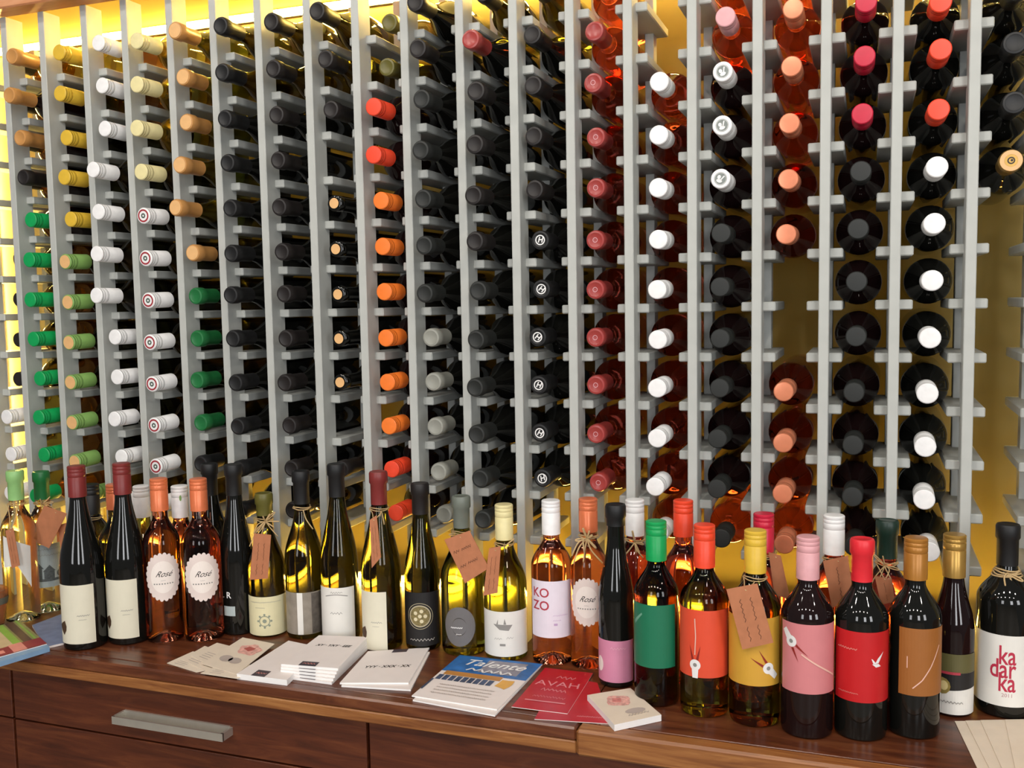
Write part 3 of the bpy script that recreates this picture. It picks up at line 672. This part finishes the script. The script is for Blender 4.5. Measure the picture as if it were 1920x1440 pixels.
b13 = Bottle('black-capped bottle with silver grey striped label and raffia thread', 571, 880, 'burgundy', G_DGREEN, K_BLK, 62, 575, 1200, 71, style='foil')
b13.label(1112, 1190, -82, 72, L_SILVER)
b13.label(1112, 1190, -25, -8, L_WHITE, 'label_stripe'); b13.label(1114, 1189, 18, 71, lm('slate', '#5a534c', .4, var=.3, scale=90), 'label_panel')
raffia_bow('thin raffia thread round the neck of the silver label bottle', b13, 6, loops=0, tails=1, rings=2, rad=0.0012)
b14 = Bottle('black-capped slender bottle with plain white label behind the thick booklet pile', 638, 867, 'flute', G_DGREEN, K_BLK, 62, 641, 1206, 71, style='foil')
b14.label(1103, 1203, -84, 46, L_WHITE)
zt = b14.z(1103)
b14.lay('print', strokep([(b14.u(-48 + i * 10), zt - .017 + .004 * math.sin(PI * i / 7)) for i in range(8)], .0016) + scribble(b14.u(-30), b14.u(6), zt - .009, .004, .0007) + scribble(b14.u(-32), b14.u(4), zt - .049, .005, .0009), GREYINK)
b15 = Bottle('brick red capped bottle with a hanging tag right of the booklet pile', 712, 881, 'flute', G_DGREEN, K_BRICK, 62, 719, 1222, 76, style='foil')
cream_label(b15, 1111, 1220, -82, 12)
kraft_tag('narrow kraft tag hanging on the brick red capped bottle by the booklets', b15, [(693, 975), (706, 966), (714, 1045), (697, 1065)], seed=15, loops=2)
b16 = Bottle('slim dark brown bottle with a round gold rosette label', 794, 903, 'flute', G_DGREEN, K_DRK, 58, 795, 1222, 68, style='foil')
b16.label(1112, 1212, -75, 60, L_BLACKL)
cu, cz, kk = b16.u(-10), b16.z(1156), b16.dep / F
b16.lay('rosette_print', ringp(cu, cz, 18.5 * kk, 21 * kk, 32) + ringp(cu, cz, 24 * kk, 25 * kk, 32), lm('pale_gold', '#b5a98a'))
b16.lay('rosette_print', disc(cu, cz, 18 * kk, n=28), lm('rosette', '#7d6f45', var=.4, scale=300))
b16.lay('rosette_print', [P for i in range(6) for P in disc(cu + (0 if i == 0 else 10 * kk * math.cos(i * 2 * PI / 5)), cz + (0 if i == 0 else 10 * kk * math.sin(i * 2 * PI / 5)), 3.6 * kk, n=12)], lm('rosette_dot', '#d6cba8'))
b16.lay('print', scribble(b16.u(-45), b16.u(35), b16.z(1200), .0055, .0011), lm('silver_ink', '#a5a09a'))
b17 = Bottle('grey-capped green bottle with a round stone grey label', 869, 927, 'burgundy', G_GREEN, K_SGREY, 60, 871, 1232, 84, style='foil')
cu, cz, kk = b17.u(-12), b17.z(1176), b17.dep / F
b17.lay('label', ringp(cu, cz, 0, 14 * kk, 36, 1.15) + ringp(cu, cz, 14 * kk, 31 * kk, 36, 1.22), L_GREY)
b17.lay('print', scribble(cu - .016, cu + .006, cz - .002, .003, .0011) + scribble(cu - .006, cu + .004, cz - .014, .003, .0008), WHITEINK)
kraft_tag('large kraft tag slanting over the grey-capped green bottle', b17, [(833, 1012), (880, 995), (917, 1065), (872, 1094)], seed=16, vertical=False, lines=2, loops=2)
b18 = Bottle('cream-capped green bottle with a boat drawing label', 947, 943, 'burgundy', G_GREEN, K_CRM, 66, 950, 1242, 82)
b18.label(1148, 1232, -80, 76, L_WHITE)
zt, zb_ = b18.z(1148), b18.z(1232); h_ = zt - zb_; cu = b18.u(-8)
b18.lay('boat_print', [[(cu - .018, zt - h_ * .28), (cu - .006, zt - h_ * .40), (cu + .010, zt - h_ * .42), (cu + .017, zt - h_ * .29)], [(cu - .012, zt - h_ * .28), (cu - .009, zt - h_ * .28), (cu - .009, zt - h_ * .17)], [(cu + .001, zt - h_ * .28), (cu + .006, zt - h_ * .28), (cu + .003, zt - h_ * .15)]], GREYINK)
b18.lay('print', scribble(cu - .016, cu - .002, zt - h_ * .60, .004, .0005) + scribble(cu + .006, cu + .018, zt - h_ * .58, .004, .0005) + rectp(cu - .006, cu + .004, zt - h_ * .76, zt - h_ * .71), GREYINK)
kraft_tag('folded narrow kraft tag hanging on the cream-capped bottle', b18, [(917, 1028), (939, 1024), (933, 1112), (906, 1117)], seed=17, loops=1)
b19 = Bottle('white-capped rosé bottle with a KO ZO label', 1034, 935, 'bordeaux', G_ROSE, K_WHT, 64, 1037, 1250, 78)
b19.label(1091, 1197, -72, 62, L_PINKW)
b19.text('KO', 0.023, -34, 1114, L_REDINK, bold=.0003); b19.text('ZO', 0.023, -34, 1138, L_REDINK, bold=.0003)
zt = b19.z(1155); b19.lay('print', scribble(b19.u(2), b19.u(46), zt, .003, .0005) + scribble(b19.u(2), b19.u(24), zt - .009, .003, .0005) + rectp(b19.u(4), b19.u(14), zt - .018, zt - .014), L_LILAC)
b20 = Bottle('salmon-capped rosé bottle with raffia bow and lace label, third of its kind', 1106, 932, 'bordeaux', G_ROSE, K_SALM, 62, 1106, 1258, 72)
doily(b20, -8, 1130, 34, 46)
raffia_bow('thick raffia bow round the neck of the third lace-label rosé', b20, 8, loops=5, tails=5, rad=0.0015)
b21 = Bottle('black-topped dark bottle with a low candy pink label', 1167, 943, 'sparkling', G_BLACK, K_BLK, 40, 1157, 1292, 68, style='foil')
b21.label(1203, 1281, -85, 62, L_PINK)
b21.lay('oval_print', disc(b21.u(-62), b21.z(1250), .008, .013, 20), L_DOILYIN)
b21.lay('print', scribble(b21.u(-20), b21.u(30), b21.z(1217), .004, .0006), lm('pale_pink_ink', '#e3aebd'))
b22 = Bottle('white-capped rosé bottle standing behind the green label bottle', 1190, 934, 'bordeaux', G_ROSERED, K_WHT, 66, Y=1.63)
raffia_bow('raffia tie on the white-capped rosé behind the green label bottle', b22, 9, loops=3, tails=3, rad=0.0013)
GRP = 'bottles with bird print labels'
b23 = Bottle('green-capped bottle with a plain bottle green label', 1232, 974, 'bordeaux', G_DGREEN, K_GRN, 74, 1232, 1328, 85, group=GRP)
b23.label(1136, 1254, -84, 52, L_GREEN)
b23.lay('bird_print', [[(b23.u(-70), b23.z(1172)), (b23.u(-66), b23.z(1178)), (b23.u(-38), b23.z(1156)), (b23.u(-40), b23.z(1153))]], L_TEALL)
b24 = Bottle('red-orange capped rosé bottle behind the green and tomato label bottles', 1281, 935, 'bordeaux', G_ROSERED, K_RORG, 66, Y=1.60)
b25 = Bottle('orange-capped bottle with a tomato red label and white bird head', 1322, 981, 'bordeaux', G_GREEN, K_RORG, 80, 1321, 1348, 92, group=GRP)
b25.label(1146, 1272, -80, 74, L_ORANGE); stork(b25, -22, 1249, 0.0, 0.0085)
b25.lay('pale_line_print', strokep([(b25.u(-22), b25.z(1162)), (b25.u(-20), b25.z(1195)), (b25.u(-22), b25.z(1230))], .0016), L_PALELINE)
b26 = Bottle('yellow-capped bottle with a mustard label and white bird head', 1413, 991, 'bordeaux', G_GREEN, K_YEL, 80, 1415, 1366, 97, group=GRP)
b26.label(1160, 1287, -84, 82, L_YELLOW); stork(b26, 30, 1254, 0.75, 0.0085)
kraft_tag('big kraft tag slanting across the mustard label bottle', b26, [(1362, 1105), (1420, 1094), (1450, 1205), (1392, 1218)], seed=18)
b27 = Bottle('crimson-capped rosé bottle with a white dot behind the mustard label bottle', 1432, 960, 'bordeaux', G_ROSERED, K_RED, 70, Y=1.59)
b27.lay('cap_dot', disc(0.006, b27.H - 0.044, .0045, n=14), WHITEINK, off=0.0168 - b27.R)
kraft_tag('kraft tag behind the mustard label bottle, below the crimson cap', b27, [(1441, 1035), (1464, 1042), (1482, 1125), (1452, 1115)], seed=19, lines=0)
b28 = Bottle('pink-capped bottle with a rose pink label and white bird head', 1515, 1003, 'bordeaux', G_RED, K_PINK, 80, 1512, 1388, 97, group=GRP)
b28.label(1172, 1302, -66, 78, L_ROSEP); stork(b28, -36, 1207, PI + 0.65, 0.0085)
b28.lay('pale_line_print', strokep([(b28.u(-12), b28.z(1228)), (b28.u(20), b28.z(1246)), (b28.u(70), b28.z(1272))], .0022), L_PALELINE)
b29 = Bottle('white-capped rosé bottle standing behind the rose pink label bottle', 1564, 963, 'bordeaux', G_ROSERED, K_WHT, 72, Y=1.60)
kraft_tag('broad kraft tag between the pink and bright red caps', b29, [(1543, 1052), (1590, 1042), (1600, 1120), (1560, 1140)], seed=20, lines=1, dY=-0.015)
b30 = Bottle('bright red capped bottle with a red label and small white bird', 1619, 1007, 'bordeaux', G_BLACK, K_FIRE, 80, 1612, 1392, 97, group=GRP, style='foil')
b30.label(1186, 1318, -66, 84, L_RED)
cu, cz = b30.u(36), b30.z(1240)
b30.lay('bird_print', [[(cu - .004, cz - .004), (cu + .002, cz - .003), (cu + .011, cz + .013), (cu + .001, cz + .004)], [(cu - .008, cz - .004), (cu - .002, cz - .009), (cu + .006, cz - .008), (cu + .002, cz - .004)], [(cu - .009, cz + .004), (cu - .007, cz + .003), (cu - .002, cz - .003), (cu - .006, cz - .004)]], WHITEINK)
b30.lay('print', scribble(b30.u(-55), b30.u(-8), b30.z(1219), .0035, .0012) + scribble(b30.u(-52), b30.u(-5), b30.z(1302), .0025, .0007), lm('pale_red_ink', '#d97a70'))
b31 = Bottle('dark green capped bottle standing behind the red and ochre label bottles', 1664, 972, 'bordeaux', G_ROSERED, cap('deep_green', '#1a2f26'), 70, Y=1.60, style='foil')
kraft_tag('small kraft tag between the bright red and ochre caps', b31, [(1640, 1080), (1672, 1086), (1678, 1128), (1652, 1134)], seed=21, lines=1, loops=4, tails=3)
b32 = Bottle('ochre-capped bottle with an ochre brown label and pale line', 1714, 1005, 'bordeaux', G_BLACK, K_OCH, 78, 1711, 1388, 95, group=GRP)
b32.label(1179, 1305, -33, 86, L_BROWN)
b32.lay('pale_line_print', strokep([(b32.u(-2), b32.z(1291)), (b32.u(18), b32.z(1275)), (b32.u(38), b32.z(1250)), (b32.u(62), b32.z(1212))], .0016) + strokep([(b32.u(-14), b32.z(1232)), (b32.u(-14), b32.z(1254))], .0012), L_PALELINE)
b33 = Bottle('gold-capped dark bottle with a black and white label and lion seal', 1773, 998, 'burgundy', G_RED, K_GOLD, 80, 1783, 1346, 76)
b33.label(1262, 1340, -82, 82, L_WHITE)
b33.lay('label_band', rectp(b33.u(-80), b33.u(80), b33.z(1262), b33.z(1227), 14), L_OLIVEB)
za, zb2 = b33.z(1262), b33.z(1300)
b33.lay('label_panel', [[(b33.u(-80 + 16 * i), za), (b33.u(-64 + 16 * i), za), (b33.u(-64 + 16 * i), zb2 + .0008 * (i + 1)), (b33.u(-80 + 16 * i), zb2 + .0008 * i)] for i in range(10)], L_BLACKL)
b33.lay('lion_seal', disc(b33.u(-24), b33.z(1288), .0115, .013, 12, 0, lambda t: 1 + .07 * math.sin(t * 12 * PI)), L_GOLD)
b33.lay('lion_seal', disc(b33.u(-20), b33.z(1287), .006, .0075, 12), lm('lion_face', '#d8c48a'))
b33.lay('print', rectp(b33.u(-55), b33.u(22), b33.z(1265), b33.z(1260), 6), L_REDINK); b33.lay('print', scribble(b33.u(-48), b33.u(30), b33.z(1317), .004, .0009), GREYINK)
b34 = Bottle('black-capped big bottle with a white kadarka label at the right edge', 1884, 979, 'bordeaux', G_BLACK, K_BLK, 78, 1881, 1349, 104, style='foil')
b34.label(1192, 1325, -86, 86, L_WHITE)
KR = lm('kadarka_red', '#b52b45'); zt, zb_ = b34.z(1192), b34.z(1325); h_ = zt - zb_; cu = b34.u(6)
b34.lay('lettering', textp('ka', .041, cu - .001, zt - h_ * .29, bold=.0005, xs=.66) + textp('dar', .041, cu - .007, zt - h_ * .48, bold=.0005, xs=.66) + textp('ka', .041, cu - .001, zt - h_ * .67, bold=.0005, xs=.66), KR)
b34.lay('print', textp('2011', .008, cu, zt - h_ * .84), lm('rose_ink', '#b98a92'))
raffia_bow('raffia string tied round the neck of the kadarka bottle', b34, 10, loops=1, tails=2, rings=4, rad=0.0014)
b35 = Bottle('olive-capped bottle cut off by the right edge behind the kadarka bottle', 1953, 1010, 'bordeaux', G_OLIVE, K_OLV, 70, Y=1.66, R=0.034, style='foil')

# amber tumbler cut off by the left edge
p_ = at_z(-14, 1172, ZW); tum = empty('glass_tumbler', p_, 'amber glass tumbler with grey band cut off by the left edge', 'tumbler')
obj('glass', lathe('glass', [(0, 0), (.020, 0), (.0225, .002), (.033, .062), (.034, .075), (.032, .075), (.0315, .062), (.021, .006), (0, .006)], 28), mat('amber_tumbler', (.75, .40, .20), .05, trans=.8), tum)
obj('band', lathe('band', [(.0312, .046), (.0338, .060), (.0342, .060), (.0316, .046), (.0312, .046)], 28), lm('tumbler_band', '#6b6a5e'), tum)

# ------------------------------------------------------------------ printed matter on the worktop
ZT = ZW + 0.0004
def sheet(name, label, cat, px4, z0, th, m, group=None, side=None):
    """px4: back left, back right, front right, front left of the upper face (pixels)"""
    q = [at_z(x, y, z0 + th) for x, y in px4]; org = Vector((sum(p.x for p in q) / 4, sum(p.y for p in q) / 4, z0))
    root = empty(name, org, label, cat, group)
    T = [p - org for p in q]; Bt = [Vector((p.x, p.y, 0.0)) for p in T]
    bm = bmesh.new(); A = [bm.verts.new(p) for p in T]; B_ = [bm.verts.new(p) for p in Bt]
    bm.faces.new(A[::-1]); bm.faces.new(B_)
    for i in range(4): bm.faces.new((A[i], A[(i + 1) % 4], B_[(i + 1) % 4], B_[i]))
    bmesh.ops.recalc_face_normals(bm, faces=bm.faces[:])
    me = fin('pages', bm); me.materials.append(m)
    if side is not None:
        me.materials.append(side)
        for p in me.polygons:
            if abs(p.normal.z) < 0.5: p.material_index = 1
    obj('pages', me, None, root)
    lv = [0]
    def pr(polys, mm, nm='print'):
        lv[0] += 1; dz = 0.00012 * lv[0]
        mp = lambda u, v: (T[3] * (1 - u) + T[2] * u) * (1 - v) + (T[0] * (1 - u) + T[1] * u) * v + Vector((0, 0, dz))
        return lay(nm, polys, mp, mm, root)
    wid = ((T[1] - T[0]).length + (T[2] - T[3]).length) / 2; hei = ((T[0] - T[3]).length + (T[1] - T[2]).length) / 2
    root_asp = hei / wid
    def txt(body, size, u, v, **k):       # size as a fraction of the sheet height
        return [[(u + x / wid, v + y / hei) for x, y in P] for P in textp(body, size * hei, 0, 0, **k)]
    return root, pr, txt
P_BLUE = mat('print_blue', '#3d5f92', .5, var=.25, scale=60); P_BLUEG = mat('print_blue_grey', '#7683a3', .5, var=.15, scale=50); P_STEEL = mat('cover_blue', '#7fa0c0', .5)
P_LIME = mat('print_lime', '#86b04a', .5); P_TAN = mat('print_tan', '#c9b48e', .5); P_UMBER = mat('print_umber', '#54403a', .5); P_MAROON = mat('print_maroon', '#8e2f3a', .5); P_PINKP = mat('print_pink', '#dd8f84', .5); P_OLV = mat('print_olive', '#8a8a58', .5)
P_FLOWER = mat('print_flower', '#cf8078', .6, var=.3, scale=120); P_FLOWERD = mat('print_flower_dark', '#b05650', .6); P_SOFT = mat('print_soft_grey', '#b5a79e', .6)
P_BAND = mat('print_band', '#4a4148', .5); P_RED = mat('red_leaflet', '#b81a2c', .35, var=.06); P_PALER = mat('print_pale_red', '#d98a90', .5); P_SKY = mat('print_sky_blue', '#2a67a8', .45, var=.35, scale=45); P_BRONZE = mat('print_bronze', '#b8803f', .5); P_AMBER = mat('print_amber', '#e0a94e', .5); P_NAVY = mat('print_navy', '#44506a', .5, var=.5, scale=90)

r_, pr, tx = sheet('booklet', 'grey-blue booklet lying left of the leftmost brick red capped bottle', 'booklet', [(60, 1172), (140, 1142), (160, 1196), (86, 1213)], ZT, .004, P_BLUEG, side=PAPER)
r_, pr, tx = sheet('booklet', 'thick steel blue booklet under the striped leaflet at the left edge', 'booklet', [(-60, 1196), (38, 1166), (93, 1213), (-20, 1247)], ZT, .009, P_STEEL)
r_, pr, tx = sheet('leaflet', 'green, tan and maroon striped leaflet at the far left', 'leaflet', [(-60, 1191), (36, 1162), (88, 1207), (-20, 1237)], ZT + .0093, .0015, P_OLV, side=PAPER)
for (a, b_, m) in ((0, .20, P_LIME), (.20, .52, P_TAN), (.52, .66, P_LIME), (.70, .86, P_UMBER), (.90, .94, P_LIME)): pr(rectp(a, b_, .24, 1), m, 'stripe_print')
pr(rectp(0, 1, 0, .24), P_MAROON, 'band_print'); pr(rectp(.42, .66, 0, .26), P_PINKP, 'panel_print'); pr(rectp(.06, .30, .06, .16), P_PINKP, 'panel_print')
# fanned flower leaflets
FL = 'flower-print leaflets fanned out on the worktop'
fan = [([(313, 1243), (362, 1221), (432, 1249), (368, 1260)], 'leftmost'), ([(340, 1236), (384, 1211), (452, 1236), (396, 1263)], 'second from the left'), ([(358, 1229), (407, 1205), (482, 1224), (424, 1262)], 'third from the left'),
       ([(376, 1262), (430, 1238), (492, 1252), (445, 1272)], 'nearest the worktop edge'), ([(455, 1195), (515, 1207), (444, 1264), (378, 1244)], 'topmost, showing the red flower')]
for i, (q, wd) in enumerate(fan):
    r_, pr, tx = sheet('leaflet', 'cream flower leaflet of the fan, ' + wd, 'leaflet', q, ZT + .0012 * i, .0009, CREAMP, FL)
    if i < 4: pr([P for k in range(4) for P in strokep([(.15 + .1 * k, .55), (.12 + .1 * k, .85)], .025)] + scribble(.55, .75, .6, .12, .02), P_SOFT)
    else:
        pr(disc(.60, .68, .30, .17, 18, 0, lambda t: 1 + .12 * math.sin(t * 10 * PI)), mat('print_flower_pale', '#dfa79b', .6, var=.3, scale=150), 'flower_print'); pr(disc(.58, .70, .15, .07, 9, 0, lambda t: .8 + .3 * (int(t * 9) % 2)), P_FLOWERD, 'flower_print')
        pr(disc(.35, .30, .17, .10, 12) + disc(.60, .30, .17, .09, 12), P_SOFT, 'grey_print')  # soft grey blotches of the leaflet's print
# white booklets with black bands
r_, pr, tx = sheet('booklet', 'white booklet with a dark band, left of the thick booklet pile', 'booklet', [(541, 1201), (602, 1214), (538, 1275), (444, 1263)], ZT, .010, PAPER, side=PAPERBACK)
pr(rectp(.28, .55, .0, .16), P_BAND, 'band_print'); pr(textp('x', .12, .62, .52, shear=.4), INK); pr(scribble(.32, .52, .08, .05, .010), P_PINKP)
N = 5
for i in range(N):
    k = (N - 1 - i)
    q = [(598 + k * .5, 1191 + k * 4.6), (689 + k * .5, 1194 + k * 4.6), (634 - k * 3.0, 1253 + k * 6.6), (527 - k * .5, 1245 + k * 5.4)]
    lab = 'thick pile of white booklets, ' + ['the bottom booklet', 'second booklet from the bottom', 'the middle booklet', 'second booklet from the top', 'the top one with dark lettering'][i]
    dq = [(x, y + 0) for x, y in q]
    r_, pr, tx = sheet('booklet', lab, 'booklet', dq, ZT + .0046 * i, .0044, PAPER, 'white booklets in the thick pile', side=PAPERBACK)
    pr(rectp(.30 + .02 * k, .60 + .02 * k, .0, .13), P_BAND, 'band_print')
    if i == N - 1:
        pr(tx('XY · YXY · EEE', .085, .52, .66, shear=.3, bold=.0004, xs=.8), INK, 'lettering'); pr(scribble(.34, .56, .07, .05, .010), P_PINKP, 'lettering')
r_, pr, tx = sheet('booklet', 'white booklet lying alone right of the thick pile, lower copy', 'booklet', [(699, 1224), (806, 1222), (770, 1293), (640, 1285)], ZT, .003, PAPER, side=PAPERBACK)
r_, pr, tx = sheet('booklet', 'white booklet with dark lettering lying right of the thick pile', 'booklet', [(690, 1221), (805, 1214), (766, 1280), (637, 1280)], ZT + .0034, .003, PAPER, side=PAPERBACK)
pr(rectp(.42, .66, .90, 1.0), P_BAND, 'band_print'); pr(tx('YYY · XXX · XX', .09, .52, .46, shear=.15, bold=.0004, xs=.8), INK, 'lettering')
# magazine
MQ = [(862, 1228), (1017, 1245), (932, 1330), (772, 1304)]
r_, pr, tx = sheet('magazine', 'white magazine lying under the blue titled one', 'magazine', [(862, 1232), (1014, 1249), (928, 1341), (774, 1312)], ZT, .0025, PAPER, side=PAPERBACK)
r_, pr, tx = sheet('magazine', 'blue and white magazine with a white slanted title', 'magazine', MQ, ZT + .0028, .0022, PAPER, side=PAPERBACK)
pr(rectp(0, 1, .60, 1.0, 4, 4), P_SKY, 'cover_print'); pr(rectp(.40, .86, .66, .95), mat('print_mist', '#8a8792', .5, var=.3, scale=60), 'cover_print')
pr(rectp(.06, .74, .52, .61), P_BRONZE, 'band_print'); pr([P for i in range(9) for P in rectp(.03 + i * .075, .09 + i * .075, .40, .51)], P_NAVY, 'photo_print')
pr(disc(.83, .47, .10, .10, 9, .2, lambda t: .8 + .3 * (int(t * 9) % 2)), P_AMBER, 'splash_print'); pr(rectp(.0, .025, .16, .40), P_NAVY, 'cover_print')
pr(tx('Talente', .19, .50, .84, shear=.35, bold=.0005), WHITEINK, 'title'); pr(scribble(.26, .80, .69, .09, .022), WHITEINK, 'title')
pr([P for k in range(4) for P in scribble(.15, .8, .30 - .06 * k, .02, .006)], P_SOFT)
# red leaflets
r_, pr, tx = sheet('leaflet', 'red leaflet lying underneath, its edge toward the card stack', 'leaflet', [(1048, 1268), (1120, 1280), (1146, 1357), (1002, 1348)], ZT, .001, P_RED, side=PAPER)
pr(scribble(.55, .9, .12, .03, .010), P_PALER)
r_, pr, tx = sheet('leaflet', 'red leaflet with pale lettering beside the magazine', 'leaflet', [(1022, 1252), (1112, 1262), (1064, 1338), (959, 1325)], ZT + .0014, .001, P_RED, side=PAPER)
pr(tx('AVAH', .17, .50, .62, shear=-.1), P_PALER, 'lettering'); pr(scribble(.38, .74, .80, .09, .014), P_PALER, 'lettering'); pr(scribble(.26, .74, .47, .07, .014), P_PALER, 'lettering'); pr(rectp(.12, .86, .18, .205) + scribble(.2, .8, .30, .05, .008), P_PALER)
# card stack
r_, pr, tx = sheet('card_stack', 'thick stack of white cards with a red flower print', 'card stack', [(1101, 1303), (1182, 1290), (1240, 1340), (1152, 1359)], ZT, .010, CREAMP, side=PAPERBACK)
pr(disc(.50, .66, .26, .18, 16, 0, lambda t: 1 + .12 * math.sin(t * 8 * PI)), mat('print_flower_pale', '#dfa79b', .6), 'flower_print'); pr(disc(.48, .68, .12, .08, 9, 0, lambda t: .8 + .3 * (int(t * 9) % 2)), P_FLOWER, 'flower_print'); pr(disc(.62, .27, .22, .08, 12), P_SOFT, 'grey_print'); pr(scribble(.40, .85, .17, .06, .012), P_SOFT)  # flower, soft grey blotch and small line, all card print
# cream sheets at the right
for i, (x0, x1) in enumerate(((1790, 1838), (1810, 1861), (1838, 1884), (1884, 1906))):
    r_, pr, tx = sheet('paper_sheet', 'cream paper sheet in the right corner, ' + ['lowest of the fan', 'second lowest of the fan', 'second from the top of the fan', 'topmost of the fan'][i], 'paper', [(x0, 1352 - i), (x0 + 175, 1349 - i), (x1 + 190, 1452), (x1, 1452)], ZT + .0011 * i, .0008, CREAMP, 'cream paper sheets fanned in the right corner')
